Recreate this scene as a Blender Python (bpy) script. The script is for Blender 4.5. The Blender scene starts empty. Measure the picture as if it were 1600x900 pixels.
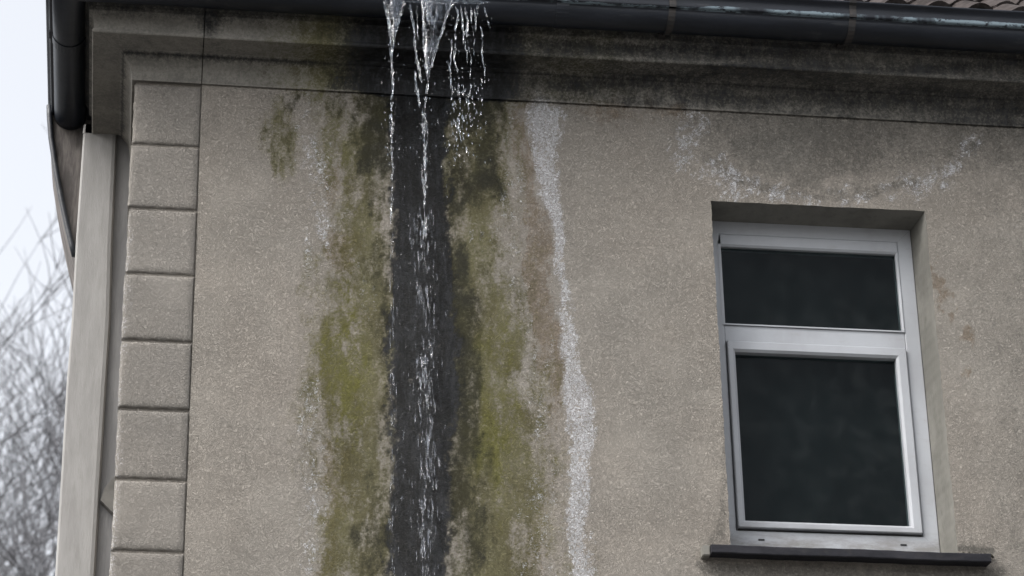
import bpy, bmesh, math, random
import numpy as np
from mathutils import Vector, Matrix
R = math.radians
scene = bpy.context.scene
COL = scene.collection

# ------------------------------------------------------------------ camera
ZO = 8.07                                   # height of the aimed wall point above the ground
YAW, PIT, ROLL, FPX = 0.13740897, 0.48944174, -0.02036666, 4541.3
cy_, sy_, cp_, sp_ = math.cos(YAW), math.sin(YAW), math.cos(PIT), math.sin(PIT)
FW = np.array([sy_*cp_, cy_*cp_, sp_]); r0 = np.array([cy_, -sy_, 0.0]); u0 = np.cross(r0, FW)
RT = math.cos(ROLL)*r0 + math.sin(ROLL)*u0; UP = -math.sin(ROLL)*r0 + math.cos(ROLL)*u0
CAM = -FW*(FPX/330.0) + np.array([0, 0, ZO])
cd = bpy.data.cameras.new('camera'); co = bpy.data.objects.new('camera', cd); COL.objects.link(co)
co.matrix_world = Matrix(((RT[0], UP[0], -FW[0], CAM[0]), (RT[1], UP[1], -FW[1], CAM[1]), (RT[2], UP[2], -FW[2], CAM[2]), (0, 0, 0, 1)))
cd.sensor_width = 36; cd.lens = FPX*36/1600; cd.clip_start = 0.1; cd.clip_end = 6000
cd.dof.use_dof = True; cd.dof.focus_distance = 13.7; cd.dof.aperture_fstop = 3.4
scene.camera = co

# ------------------------------------------------------------------ sky, sun, exposure
SUN_EL, SUN_AZ = R(48), R(-64)              # azimuth measured from -Y (towards the camera) to the left
world = bpy.data.worlds.new("World"); scene.world = world; world.use_nodes = True
wn, wl = world.node_tree.nodes, world.node_tree.links
wn.clear()
sky = wn.new('ShaderNodeTexSky'); sky.sky_type = 'NISHITA'; sky.sun_disc = False
sdir = Vector((math.sin(SUN_AZ)*math.cos(SUN_EL), -math.cos(SUN_AZ)*math.cos(SUN_EL), math.sin(SUN_EL)))
sky.sun_elevation = SUN_EL; sky.sun_rotation = math.atan2(sdir.x, sdir.y)
sky.air_density = 1.0; sky.dust_density = 6.0; sky.ozone_density = 1.0
hsv = wn.new('ShaderNodeHueSaturation'); hsv.inputs['Saturation'].default_value = 0.22
bgn = wn.new('ShaderNodeBackground'); bgn.inputs['Strength'].default_value = 0.15
wo = wn.new('ShaderNodeOutputWorld')
wl.new(sky.outputs[0], hsv.inputs['Color']); wl.new(hsv.outputs[0], bgn.inputs[0]); wl.new(bgn.outputs[0], wo.inputs[0])
sl = bpy.data.lights.new('sun', 'SUN'); sl.energy = 0.5; sl.angle = R(40); sl.color = (1, 0.97, 0.93)
so = bpy.data.objects.new('sun', sl); COL.objects.link(so)
so.rotation_euler = sdir.to_track_quat('Z', 'Y').to_euler()
scene.view_settings.view_transform = 'Standard'; scene.view_settings.look = 'None'
scene.view_settings.gamma = 1; scene.view_settings.use_curve_mapping = False
scene.view_settings.exposure = 1.35
scene.cycles.max_bounces = 8; scene.cycles.transparent_max_bounces = 24

# ------------------------------------------------------------------ measuring helpers
def at(px, py, y=0.0):
    """point of the plane Y=y that the photograph shows at pixel (px,py) -> (x, z)"""
    d = (px-800)*RT - (py-450)*UP + FPX*FW
    t = (y-CAM[1])/d[1]; q = CAM + t*d
    return float(q[0]), float(q[2])
def to_px(x, y, z):
    v = np.stack([np.asarray(x)-CAM[0], np.asarray(y)-CAM[1], np.asarray(z)-CAM[2]], -1)
    w = v@FW
    return 800+FPX*(v@RT)/w, 450-FPX*(v@UP)/w

# ------------------------------------------------------------------ mesh helpers
class MB:
    def __init__(s): s.v = []; s.f = []
    def poly(s, pts):
        i = len(s.v); s.v += [tuple(p) for p in pts]; s.f.append(tuple(range(i, i+len(pts))))
    def box(s, x0, x1, y0, y1, z0, z1):
        i = len(s.v)
        s.v += [(x, y, z) for z in (z0, z1) for y in (y0, y1) for x in (x0, x1)]
        for a, b, c, d in ((0,2,3,1),(4,5,7,6),(0,1,5,4),(2,6,7,3),(0,4,6,2),(1,3,7,5)):
            s.f.append((i+a, i+b, i+c, i+d))
    def tube(s, pts, rad, n=6, cap=True, flat=None):
        pts = [Vector(p) for p in pts]; rings = []
        up = Vector((0.31, 1, 0.12)).normalized()
        for k, p in enumerate(pts):
            t = (pts[min(k+1, len(pts)-1)]-pts[max(k-1, 0)])
            t = t.normalized() if t.length > 1e-9 else Vector((0, 0, 1))
            a = t.cross(up)
            if a.length < 1e-4: a = t.cross(Vector((1, 0, 0)))
            a.normalize(); b = t.cross(a)
            r = rad[k] if hasattr(rad, '__len__') else rad
            fl = 1 if flat is None else flat
            i = len(s.v)
            for j in range(n):
                g = 2*math.pi*j/n; q = p + a*(r*math.cos(g)) + b*(r*fl*math.sin(g)); s.v.append(tuple(q))
            rings.append(i)
        for A, B in zip(rings, rings[1:]):
            for j in range(n): s.f.append((A+j, A+(j+1) % n, B+(j+1) % n, B+j))
        if cap:
            s.f.append(tuple(rings[0]+j for j in range(n))[::-1]); s.f.append(tuple(rings[-1]+j for j in range(n)))
    def build(s, name, mat, parent=None, smooth=False, recalc=True, bevel=0, base=None):
        me = bpy.data.meshes.new(name)
        off = Vector(base) if base else Vector((0, 0, 0))
        me.from_pydata([tuple(Vector(p)-off) for p in s.v], [], s.f)
        me.validate()
        if recalc or bevel:
            bm = bmesh.new(); bm.from_mesh(me)
            bmesh.ops.remove_doubles(bm, verts=bm.verts, dist=1e-5)
            if bevel:
                bmesh.ops.bevel(bm, geom=list(bm.edges), offset=bevel, segments=2, affect='EDGES', clamp_overlap=True)
            bmesh.ops.recalc_face_normals(bm, faces=bm.faces)
            bm.to_mesh(me); bm.free()
        if smooth:
            me.polygons.foreach_set('use_smooth', [True]*len(me.polygons))
        me.materials.append(mat)
        o = bpy.data.objects.new(name, me); COL.objects.link(o)
        o.location = off
        if parent: o.parent = parent
        return o
def empty(name, loc=(0, 0, 0)):
    o = bpy.data.objects.new(name, None); COL.objects.link(o); o.location = loc; o.empty_display_size = .3; return o
def tag(o, label=None, cat=None, group=None, kind=None):
    if label: o['label'] = label
    if cat: o['category'] = cat
    if group: o['group'] = group
    if kind: o['kind'] = kind
    return o

# ------------------------------------------------------------------ numpy noise
def _hash(ix, iy, seed):
    h = (ix.astype(np.int64)*374761393 + iy.astype(np.int64)*668265263 + seed*974711) & 0xffffffff
    h = ((h ^ (h >> 13))*1274126177) & 0xffffffff
    return ((h ^ (h >> 16)) & 0xffff)/65535.0
def vnoise(x, y, seed=0):
    ix, iy = np.floor(x), np.floor(y); fx, fy = x-ix, y-iy
    fx = fx*fx*(3-2*fx); fy = fy*fy*(3-2*fy)
    a, b = _hash(ix, iy, seed), _hash(ix+1, iy, seed); c, d = _hash(ix, iy+1, seed), _hash(ix+1, iy+1, seed)
    return (a*(1-fx)+b*fx)*(1-fy)+(c*(1-fx)+d*fx)*fy
def fbm(x, y, seed=0, o=4):
    t = 0; a = .5; s = 0
    for k in range(o): t = t+a*vnoise(x*2**k, y*2**k, seed+k*17); s += a; a *= .55
    return t/s
def ss(a, b, x):
    t = np.clip((x-a)/(b-a), 0, 1); return t*t*(3-2*t)

# ------------------------------------------------------------------ stain maps (weathering with its own shape on the render, plus painted shade)
def column(px, py, pts, soft=1.3):
    """vertical run: pts = (py, centre, half width, amount)"""
    p = np.array(pts, float)
    c = np.interp(py, p[:, 0], p[:, 1]); w = np.interp(py, p[:, 0], p[:, 2]); a = np.interp(py, p[:, 0], p[:, 3])
    d = np.abs(px-c)/w
    return a*(1-ss(1-soft*.7, 1+soft*.7, d))*ss(p[0, 0]-18, p[0, 0]+4, py)*(1-ss(p[-1, 0]-4, p[-1, 0]+18, py))
def row_run(px, py, pts):
    """horizontal run: pts = (px, centre py, half width, amount)"""
    return column(py, px, pts)
def blob(px, py, cx, cy, rx, ry, a=1.0):
    return a*(1-ss(.35, 1.25, np.hypot((px-cx)/rx, (py-cy)/ry)))
def path(px, py, pts, a=1.0):
    """pts = (x, y, half width)"""
    best = np.zeros_like(px)
    for (x0, y0, w0), (x1, y1, w1) in zip(pts, pts[1:]):
        dx, dy = x1-x0, y1-y0; t = np.clip(((px-x0)*dx+(py-y0)*dy)/(dx*dx+dy*dy), 0, 1)
        d = np.hypot(px-x0-t*dx, py-y0-t*dy)/(w0+(w1-w0)*t)
        best = np.maximum(best, 1-ss(.3, 1.2, d))
    return a*best
def stains_and_shade(X, Y, Z):
    px, py = to_px(X, Y, Z)
    # ragged, downward drawn edges
    wx = (fbm(px/24, py/60, 3)-.5)*62 + (fbm(px/7, py/16, 5)-.5)*14
    wy = (fbm(px/26, py/40, 9)-.5)*50
    qx, qy = px+wx, py+wy
    st = fbm(px/11, py/90, 21)            # streaks
    cl = fbm(px/30, py/60, 31)            # clumps
    mx = np.maximum
    black = column(px+wx*.38, py, [(-60,655,70,.9),(60,655,55,.9),(140,655,44,1),(260,655,43,1),(400,657,46,1),(500,660,50,.97),(600,662,56,.93),(720,660,50,.92),(820,655,46,.95),(1290,655,45,.95)], .8)
    dk0 = .72*column(qx, qy, [(380,690,34,0),(470,695,45,.8),(620,705,42,.95),(700,712,40,.8),(800,690,45,.6),(1290,690,45,.55)])
    dk0 = mx(dk0, .5*column(qx, qy, [(130,600,25,.7),(260,608,14,.5),(500,606,22,.6),(700,602,22,.75),(860,590,32,.9),(1290,590,30,.8)]))
    dk = mx(mx(dk0*1.3, blob(qx, qy, 735, 160, 75, 80, 1)), blob(qx, qy, 745, 250, 55, 90, .8)); dk = mx(dk, blob(qx, qy, 650, 130, 150, 40, 1)); dk = mx(dk, column(qx, qy, [(140,722,30,.9),(300,712,26,.7),(420,712,34,.8),(600,722,38,.85),(760,724,40,.8),(1290,715,40,.8)])); dk = mx(dk, blob(qx, qy, 592, 190, 55, 120, .95)); dk = mx(dk, blob(qx, qy, 598, 400, 28, 200, .6)); dk = mx(dk, blob(qx, qy, 700, 760, 60, 170, .75))
    dk = mx(dk, blob(qx, qy, 560, 150, 60, 45, .5)); dk = mx(dk, blob(qx, qy, 460, 160, 22, 30, .5))
    dk = mx(dk, blob(qx, qy, 430, 225, 45, 55, .38)); dk = mx(dk, blob(qx, qy, 690, 620, 45, 160, .6))
    dk = mx(dk, blob(qx, qy, 590, 830, 50, 60, .65)); dk = mx(dk, blob(qx, qy, 590, 560, 25, 200, .35))
    dk = mx(dk, blob(qx, qy, 700, 900, 60, 100, .55))
    dk = mx(dk, blob(qx, qy, 755, 415, 45, 75, .35))
    moss = np.clip(dk, 0, 1)*(.45+.9*cl)
    olive = column(qx, qy, [(140,572,74,.75),(220,572,70,.8),(300,572,64,.72),(360,572,64,.72),(430,562,74,.9),(600,560,76,.95),(700,562,74,.85),(800,567,80,.85),(1290,560,98,.9)])
    olive = mx(olive, column(qx, qy, [(140,730,82,.95),(260,732,78,.9),(340,732,78,.72),(420,736,84,.85),(520,750,92,.85),(640,765,104,.92),(760,772,108,.85),(1290,765,114,.8)]))
    olive = mx(olive, blob(qx, qy, 440, 215, 50, 80, .62)); olive = mx(olive, blob(qx, qy, 840, 690, 55, 120, .6)); olive = mx(olive, blob(qx, qy, 480, 480, 30, 70, .5)); olive = mx(olive, blob(qx, qy, 480, 130, 60, 40, .5))
    olive = olive*(.35+1.15*cl)*(.72+.56*st)
    olive = mx(olive, column(qx, qy, [(130,660,140,.46),(420,665,150,.5),(700,675,175,.62),(1290,675,185,.62)], 1.0)*(.6+.6*st))
    lich = mx(column(qx, qy, [(400,540,18,.3),(470,540,20,.9),(560,545,20,.8),(640,540,20,.9),(720,545,15,.3)]), column(qx, qy, [(560,760,22,.2),(620,762,22,.7),(700,765,26,1),(760,775,24,.6),(850,780,20,.2)]))
    lich = mx(lich, blob(qx, qy, 770, 690, 40, 60, .9)); lich = mx(lich, blob(qx, qy, 530, 250, 25, 60, .35))
    lich = mx(lich, blob(qx, qy, 540, 560, 55, 150, .55)); lich = mx(lich, blob(qx, qy, 765, 620, 70, 190, .5))
    lich = lich*(.5+.9*cl)
    white = column(px+wx*.5, py, [(150,846,14,.3),(175,850,23,1),(230,855,20,1),(300,861,14,.95),(380,874,10,.9),(440,884,7,.75),(490,884,13,.95),(560,890,15,1),(620,900,18,1),(700,906,16,1),(800,905,15,.95),(1290,898,18,.85)], 1.0)
    white = mx(white, .42*column(qx, qy, [(150,495,20,.6),(230,490,24,.9),(330,505,32,.9),(420,480,22,.7),(520,480,26,.3),(640,488,15,.8),(760,485,18,.9),(1290,480,18,.8)]))
    white = mx(white, .3*column(qx, qy, [(190,800,22,.9),(330,790,30,.8),(440,812,22,.9),(560,830,25,.8),(700,845,30,1),(800,850,40,1),(1290,860,36,1)]))
    white = mx(white, blob(qx, qy, 770, 360, 45, 45, .25)); white = mx(white, blob(qx, qy, 575, 450, 25, 70, .22))
    tide = path(px+wx*.6, py+wy*.35, [(1072,188,12),(1070,215,18),(1085,255,24),(1115,285,22),(1160,304,12),(1240,312,8)], .66)
    tide = mx(tide, path(px+wx*.5, py+wy*.35, [(1240,310,6),(1330,322,6),(1400,315,8),(1440,300,18),(1478,278,18),(1500,262,8)], .45))
    soft = path(qx, qy, [(1085,190,30),(1085,250,40),(1140,290,34),(1240,305,14),(1340,312,14),(1420,300,26),(1490,260,34),(1530,220,26)], .55)
    soft = mx(soft, blob(qx, qy, 1560, 400, 60, 90, .16)); white = mx(white, soft*(.3+.9*fbm(px/30, py/22, 62)))
    tide = mx(tide, blob(qx, qy, 1530, 240, 30, 25, .3)); tide = mx(tide, blob(qx, qy, 1120, 215, 45, 40, .3))
    white = mx(white, tide*(.2+.8*fbm(px/18, py/14, 61))*.85)
    brown = column(qx, qy, [(140,820,24,.5),(220,822,20,.8),(330,830,24,.8),(450,845,24,.9),(560,858,20,.9),(700,862,20,.4),(800,838,24,.6),(1290,842,28,.7)])
    brown = mx(brown, blob(qx, qy, 522, 290, 16, 45, .7)); brown = mx(brown, blob(qx, qy, 535, 390, 40, 45, .8))
    brown = mx(brown, column(qx, qy, [(560,515,25,.1),(680,515,24,.6),(780,520,30,.7),(1290,515,40,.7)]))
    brown = mx(brown, path(px+wx*1.1, py+wy*.4, [(1462,400,10),(1470,440,14),(1488,482,17),(1506,515,18),(1520,560,13),(1524,610,9)], 1)*(.1+.9*ss(.42,.62,fbm(px/14,py/20,71)))*.8)
    brown = mx(brown, blob(qx, qy, 950, 175, 110, 22, .6)); brown = mx(brown, blob(qx, qy, 1050, 180, 45, 14, .75))
    brown = mx(brown, blob(qx, qy, 262, 620, 18, 10, .35))
    brown = mx(brown, path(px, py+wy*.3, [(900,169,5),(1000,176,6),(1075,182,5)], .6))
    # grey film over the window; under the eaves staining with shade painted in
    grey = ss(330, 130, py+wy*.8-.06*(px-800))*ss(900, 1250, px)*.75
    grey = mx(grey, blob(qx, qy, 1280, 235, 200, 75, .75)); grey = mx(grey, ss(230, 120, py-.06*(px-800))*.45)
    grey = mx(grey, ss(1380, 1620, px+wx)*.35)  # shading of the right-hand wall painted as grey
    grey = mx(grey, path(px+wx*.8, py+wy*.5, [(1105,245,16),(1150,280,18),(1210,297,10),(1290,303,9),(1360,306,14),(1420,290,12)], .6))
    grey = mx(grey, blob(qx, qy, 1345, 302, 60, 18, .55)); grey = mx(grey, blob(qx, qy, 1170, 262, 45, 22, .5))
    grey = mx(grey, blob(qx, qy, 1300, 190, 50, 22, .7)); grey = mx(grey, blob(qx, qy, 1530, 225, 20, 14, .9))
    grey = mx(grey, path(px+wx*.3, py+wy*.3, [(1095,880,10),(1120,892,22),(1545,905,24),(1565,890,12)], .75))  # shadow and staining beneath the sill, painted together
    grey = mx(grey, path(px+wx*.4, py, [(1128,620,3),(1133,800,7),(1120,850,14)], .55)); grey = mx(grey, path(px, py+wy*.2, [(1490,855,5),(1520,860,10),(1550,862,8)], .95))
    grey = mx(grey, blob(qx, qy, 300, 190, 60, 60, .2)); grey = mx(grey, blob(qx, qy, 250, 200, 40, 40, .3))
    # the cornice: soot where the overflow runs, green beside it, eave shade painted in
    zrel = (Z-ZL)
    up = ss(-.03, .01, zrel)
    cb = up*np.clip(np.exp(-((px-680)/(140))**2)*1.5, 0, 1)
    cb = mx(cb, up*ss(650, 900, px)*(.38+.24*ss(.3,.75,fbm(px/200, py/12, 44))))  # soft shade of the eaves painted into the black mask
    cb = mx(cb, up*ss(.19, .3, zrel)*.6)
    cb = mx(cb, up*blob(px, py, 330, 20, 30, 45, .6))
    black = mx(black, cb)
    black = mx(black, .8*np.exp(-((px-672)/90)**2)*ss(190, 120, py))
    co_ = up*(np.exp(-((px-520)/90)**2)*.8 + np.exp(-((px-880)/130)**2)*.5)*(.4+.9*cl)
    olive = mx(olive, np.clip(co_, 0, 1)*ss(-.02, .02, zrel))
    grey = mx(grey, up*(.3+.6*fbm(px/90, py/7, 55))); black = mx(black, up*.18*ss(.5, .8, fbm(px/70, py/8, 56))); black = mx(black, up*(ss(.10, .118, zrel)-ss(.128, .138, zrel))*.55)  # cornice darkened overall, shade in the groove painted black
    wall_ = (zrel < .002)
    n1 = fbm(px/9, py/26, 91, 4); n2 = fbm(px/24, py/60, 92, 4); n3 = fbm(px/5, py/7, 93, 3)
    nn = (.34*n1+.24*n2+.42*n3-.5)
    def rag(a, k, lo, hi): return np.where(wall_, ss(lo, hi, a+nn*k*ss(.02, .2, a)), a)
    black = rag(black*(1-.22*ss(.5, .8, fbm(px/6, py/30, 95))*ss(200, 420, py)), 1.1, .08, .92); olive = rag(olive, .95, .0, 1.05); lich = rag(lich, 1.2, .1, 1.1); moss = rag(moss, 1.3, .05, 1.05)
    white = np.where(wall_, 1.0*ss(.08, .85, white+nn*2.1*ss(.02, .25, white)), white); brown = rag(brown, 1.3, .15, 1.0)
    far = 1-ss(1680, 1950, px); black, grey, brown = [np.where(zrel < .002, q_*far, q_) for q_ in (black, grey, brown)]
    edge = px-(209-.049*(py-125))
    worn = (edge < 60)*(1-ss(4, 17, edge+wx*.35))*ss(280, 420, py)*.5
    white = np.where(px < 240, mx(white, worn*(.4+.9*n1)), white)
    black = np.where(wall_, black, black)
    for nm_, a in (('black', black), ('olive', olive), ('moss', moss), ('lichen', lich), ('white', white), ('brown', brown), ('grey', grey)):
        yield nm_, np.clip(a, 0, 1)
def paint(o):
    me = o.data; n = len(me.vertices); c = np.empty(n*3); me.vertices.foreach_get('co', c); c = c.reshape(-1, 3)
    for nm_, a in stains_and_shade(c[:, 0]+o.location.x, c[:, 1]+o.location.y, c[:, 2]+o.location.z):
        at_ = me.attributes.new(nm_, 'FLOAT', 'POINT'); at_.data.foreach_set('value', a.astype(np.float32))

# ------------------------------------------------------------------ node helpers
class NT:
    def __init__(s, name):
        s.m = bpy.data.materials.new(name); s.m.use_nodes = True; s.t = s.m.node_tree; s.n = s.t.nodes; s.l = s.t.links
        s.b = s.n['Principled BSDF']; s.out = s.n['Material Output']
        s.co = s.n.new('ShaderNodeTexCoord').outputs['Object']
    def set(s, k, v):
        if isinstance(v, bpy.types.NodeSocket): s.l.new(v, s.b.inputs[k])
        else: s.b.inputs[k].default_value = v
    def _in(s, sock, v):
        if isinstance(v, bpy.types.NodeSocket): s.l.new(v, sock)
        elif v is not None: sock.default_value = (*v, 1) if isinstance(v, tuple) and len(v) == 3 and sock.type == 'RGBA' else v
    def math(s, op, a, b=None, c=None, clamp=False):
        n = s.n.new('ShaderNodeMath'); n.operation = op; n.use_clamp = clamp
        s._in(n.inputs[0], a); s._in(n.inputs[1], b)
        if c is not None: s._in(n.inputs[2], c)
        return n.outputs[0]
    def ramp(s, v, a, b, o0=0.0, o1=1.0):
        n = s.n.new('ShaderNodeMapRange'); n.interpolation_type = 'SMOOTHSTEP'
        s._in(n.inputs[0], v); s._in(n.inputs[1], a); s._in(n.inputs[2], b); s._in(n.inputs[3], o0); s._in(n.inputs[4], o1)
        return n.outputs[0]
    def noise(s, scale, detail=4, rough=.55, dist=0, sc=(1, 1, 1), seed=0):
        mp = s.n.new('ShaderNodeMapping'); s.l.new(s.co, mp.inputs[0]); mp.inputs['Scale'].default_value = sc
        mp.inputs['Location'].default_value = (seed*3.7, seed*1.3, seed*2.1)
        n = s.n.new('ShaderNodeTexNoise'); s.l.new(mp.outputs[0], n.inputs['Vector'])
        n.inputs['Scale'].default_value = scale; n.inputs['Detail'].default_value = detail
        n.inputs['Roughness'].default_value = rough; n.inputs['Distortion'].default_value = dist
        return n.outputs['Fac']
    def mix(s, f, a, b, mode='MIX'):
        n = s.n.new('ShaderNodeMix'); n.data_type = 'RGBA'; n.blend_type = mode
        s._in(n.inputs[0], f); s._in(n.inputs[6], a); s._in(n.inputs[7], b)
        return n.outputs[2]
    def attr(s, name):
        n = s.n.new('ShaderNodeAttribute'); n.attribute_name = name; return n.outputs['Fac']
    def bump(s, h, dist, strength=1.0, prev=None):
        n = s.n.new('ShaderNodeBump'); n.inputs['Distance'].default_value = dist; n.inputs['Strength'].default_value = strength
        s.l.new(h, n.inputs['Height'])
        if prev is not None: s.l.new(prev, n.inputs['Normal'])
        return n.outputs[0]

def render_material(name, rough=1.0, stain=True, tint=None):
    m = NT(name)
    big = m.noise(1.1, 5, .6, .3); mid = m.noise(6, 5, .6); fine = m.noise(190, 3, .65)
    c1, c2 = tint or ((.325, .296, .259), (.312, .290, .257))
    base = m.mix(m.ramp(big, .35, .65), c1, c2)
    base = m.mix(m.math('MULTIPLY', m.ramp(mid, .42, .8), .14), base, (.29, .272, .245))
    # roughcast worms: thin curled furrows between raised crumbs
    w1 = m.noise(40, 2.2, .6, 2.4); w2 = m.noise(80, 2, .6, 1.8, seed=3)
    f1 = m.math('ABSOLUTE', m.math('SUBTRACT', w1, .5)); f2 = m.math('ABSOLUTE', m.math('SUBTRACT', w2, .5))
    furrow = m.math('MULTIPLY', m.ramp(f1, .0, .085), m.ramp(f2, .0, .06, .45, 1))
    patch = m.ramp(m.noise(2.6, 3, .6, seed=8), .3, .62, .66, 1.0)
    depth = m.math('MULTIPLY', patch, rough)
    inv = m.math('SUBTRACT', 1.0, furrow)
    base = m.mix(m.math('MULTIPLY', m.math('MULTIPLY', inv, depth), .16), base, (.10, .09, .078))  # furrow shade painted into the base colour
    base = m.mix(m.math('MULTIPLY', m.ramp(fine, .56, .72), 0.04*rough), base, (.43, .42, .40))
    col = base
    rgh = 0.92
    if stain:
        det = m.math('ADD', m.math('MULTIPLY', m.noise(75, 5, .7, .6, seed=11), .6), m.math('MULTIPLY', m.noise(20, 5, .7, 0, (1, 1, .45), seed=12), .4))
        d0 = m.math('SUBTRACT', det, .5)
        det2 = m.math('ADD', m.math('MULTIPLY', furrow, .25), m.math('MULTIPLY', m.noise(60, 4, .7, 1, seed=17), .75))
        d1 = m.math('SUBTRACT', det2, .6)
        def msk(nm, amp, lo, hi, dd=d0):
            a = m.attr(nm)
            return m.ramp(m.math('ADD', a, m.math('MULTIPLY', m.math('MULTIPLY', dd, amp), m.ramp(a, 0.0, .15))), lo, hi)
        col = m.mix(m.math('MULTIPLY', msk('grey', 2.4, .12, 1.0), .72), col, (.085, .083, .075))
        col = m.mix(m.math('MULTIPLY', msk('brown', 2.6, .15, 1.0), .62), col, (.175, .13, .088))
        ol = msk('olive', 2.4, .05, .95)
        col = m.mix(m.math('MULTIPLY', ol, .86), col, m.mix(m.ramp(m.noise(5, 4, .6, 0, (1, 1, .4), seed=20), .35, .65), (.078, .070, .020), (.130, .122, .052)))
        col = m.mix(m.math('MULTIPLY', msk('lichen', 2.6, .05, 1.1), .62), col, (.12, .118, .015))
        col = m.mix(m.math('MULTIPLY', msk('white', 2.9, .12, 1.0, d1), .84), col, (.55, .555, .58))
        mo_ = msk('moss', 2.0, .02, 1.0)
        col = m.mix(m.math('MULTIPLY', mo_, .84), col, m.mix(m.ramp(m.noise(8, 4, .6, seed=41), .35, .65), (.030, .029, .016), (.018, .019, .017)))
        bk = msk('black', 1.5, .10, .8)
        col = m.mix(m.math('MULTIPLY', bk, .98), col, m.mix(m.ramp(m.math('ADD', m.math('MULTIPLY', det, .55), m.math('MULTIPLY', m.noise(26, 4, .7, .3, (1, 1, .22), 47), .45)), .43, .62), (.002, .0025, .003), (.024, .026, .030)))
        rgh = m.ramp(bk, .5, 1.0, .92, .55)
    # furrow shade and crumb highlights painted in to back the bump, whatever the stain
    col = m.mix(m.math('MULTIPLY', m.math('MULTIPLY', inv, depth), .30), col, m.mix(1.0, col, (.36, .35, .34), 'MULTIPLY'))
    crumb = m.math('MULTIPLY', m.math('MULTIPLY', m.ramp(m.noise(95, 3, .65, 1.2, seed=31), .55, .72), depth), .04)
    col = m.mix(crumb, col, m.mix(1.0, col, (1.6, 1.6, 1.6), 'MULTIPLY'))
    oi = m.n.new('ShaderNodeObjectInfo')
    tone = m.math('ADD', .95, m.math('MULTIPLY', oi.outputs['Random'], .10))
    cmb = m.n.new('ShaderNodeCombineColor')
    for k_ in range(3): m.l.new(tone, cmb.inputs[k_])
    col = m.mix(1.0, col, cmb.outputs[0], 'MULTIPLY') if name == 'quoin_render' else col
    m.set('Base Color', col); m.set('Roughness', rgh); m.set('Specular IOR Level', .22)
    h = m.math('ADD', m.math('MULTIPLY', furrow, depth), m.math('MULTIPLY', fine, .35*rough))
    h = m.math('ADD', h, m.math('MULTIPLY', mid, .6))
    m.set('Normal', m.bump(h, .0042, 1.0))
    return m.m

def simple(name, c1, c2, rough=.6, ns=8, bumpd=.001, sc=(1, 1, 1), metallic=0, spec=.5, dirt=None, hi=.65, lo=.35):
    m = NT(name); n = m.noise(ns, 6, .65, .2, sc)
    col = m.mix(m.ramp(n, lo, hi), c1, c2)
    if dirt: col = m.mix(m.math('MULTIPLY', m.ramp(m.noise(ns*3, 5, .7, 0, sc, 5), .5, .72), dirt[1]), col, dirt[0])
    m.set('Base Color', col); m.set('Roughness', rough); m.set('Metallic', metallic); m.set('Specular IOR Level', spec)
    m.set('Normal', m.bump(m.noise(ns*14, 4, .6, 0, sc), bumpd, .6))
    return m.m

XC = -1.818                                   # outer corner of the house
ZL = at(800, 158)[1]                          # underside of the cornice
XR = 4.6                                      # the wall runs on to the right, out of the picture
M_wall = render_material('rough_render')
M_quoin = render_material('quoin_render', .85, tint=((.275, .255, .228), (.255, .24, .218)))
M_cornice = render_material('cornice_render', .12, tint=((.225, .213, .190), (.195, .184, .164)))
M_smooth = render_material('smooth_render', .18, False, tint=((.235, .225, .20), (.19, .185, .168)))

# ------------------------------------------------------------------ ground
g = MB(); g.poly([(-3000, -3000, 0), (3000, -3000, 0), (3000, 3000, 0), (-3000, 3000, 0)])
tag(g.build('ground', simple('paving', (.06, .06, .06), (.09, .088, .085), .9, 1.5, .01)), kind='structure')

# ------------------------------------------------------------------ the house
house = empty('house', (XC, 0, 0))
tag(house, 'weathered beige rendered house corner with stained walls and heavy cornice', 'house')
hb = Vector((XC, 0, 0))
class HB(MB):
    def build(s, name, mat, parent=house, **k):
        o = MB.build(s, name, mat, None, **k)
        o.parent = parent
        # keep mesh coordinates in world space
        if parent.type == 'EMPTY': o.matrix_parent_inverse = Matrix.Translation(-parent.location)
        return o

# window opening and quoin joints
ox0 = at(1126, 580)[0]; ox1 = (at(1443, 330)[0]+at(1499, 860)[0])/2
oz1 = at(1280, 322)[1]; oz0 = at(1140, 862)[1]
YF = .19                                       # depth of the window in the wall
qz = []
jy = [[(208, 225), (310, 230)], [(205, 323), (306, 328)], [(199, 426), (302, 430)], [(196, 529), (299, 535)], [(190, 637), (295, 641)], [(185, 747), (291, 752)], [(178, 860), (285, 864)]]
js = [sum(at(*p)[1] for p in L)/2 for L in jy]
step = (js[0]-js[-1])/6
joints = [js[0]-step*k for k in range(-1, 40) if js[0]-step*k > .3]
XQ = -1.500                                    # right edge of the quoins
ZTOP = ZL+.12

def gridline(a, b, fine_step, must=()):
    xs = list(np.arange(a, b, fine_step))+[b]
    xs = [x for x in xs if all(abs(x-q) > fine_step*.35 for q in must)]+list(must)
    return sorted(set(xs))
xs = gridline(XQ+.0065, 3.3, .0118, (ox0, ox1)); zs = gridline(6.1, ZTOP, .0125, (oz0, oz1))
W = HB(); nx, nz = len(xs), len(zs)
rndn = random.Random(4)
def jitter(x, z, k):
    return 0.0016*(math.sin(x*41+z*67+k)+math.sin(z*131+x*23+k*3))+.0016*math.sin(z*17+x*13+k)
for i, z in enumerate(zs):
    for j, x in enumerate(xs):
        X, Z = x, z
        if ox0-1e-6 <= x <= ox1+1e-6 and oz0-1e-6 <= z <= oz1+1e-6:
            if abs(x-ox0) < 1e-6 or abs(x-ox1) < 1e-6: X = x+jitter(0, z, 1)*.6
            if abs(z-oz1) < 1e-6: Z = z+jitter(x, 0, 2)*.5
        yy = .006*(fbm(np.array(x*2.3), np.array(z*1.7), 77)-.5)
        W.v.append((X, float(yy), Z))
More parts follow.
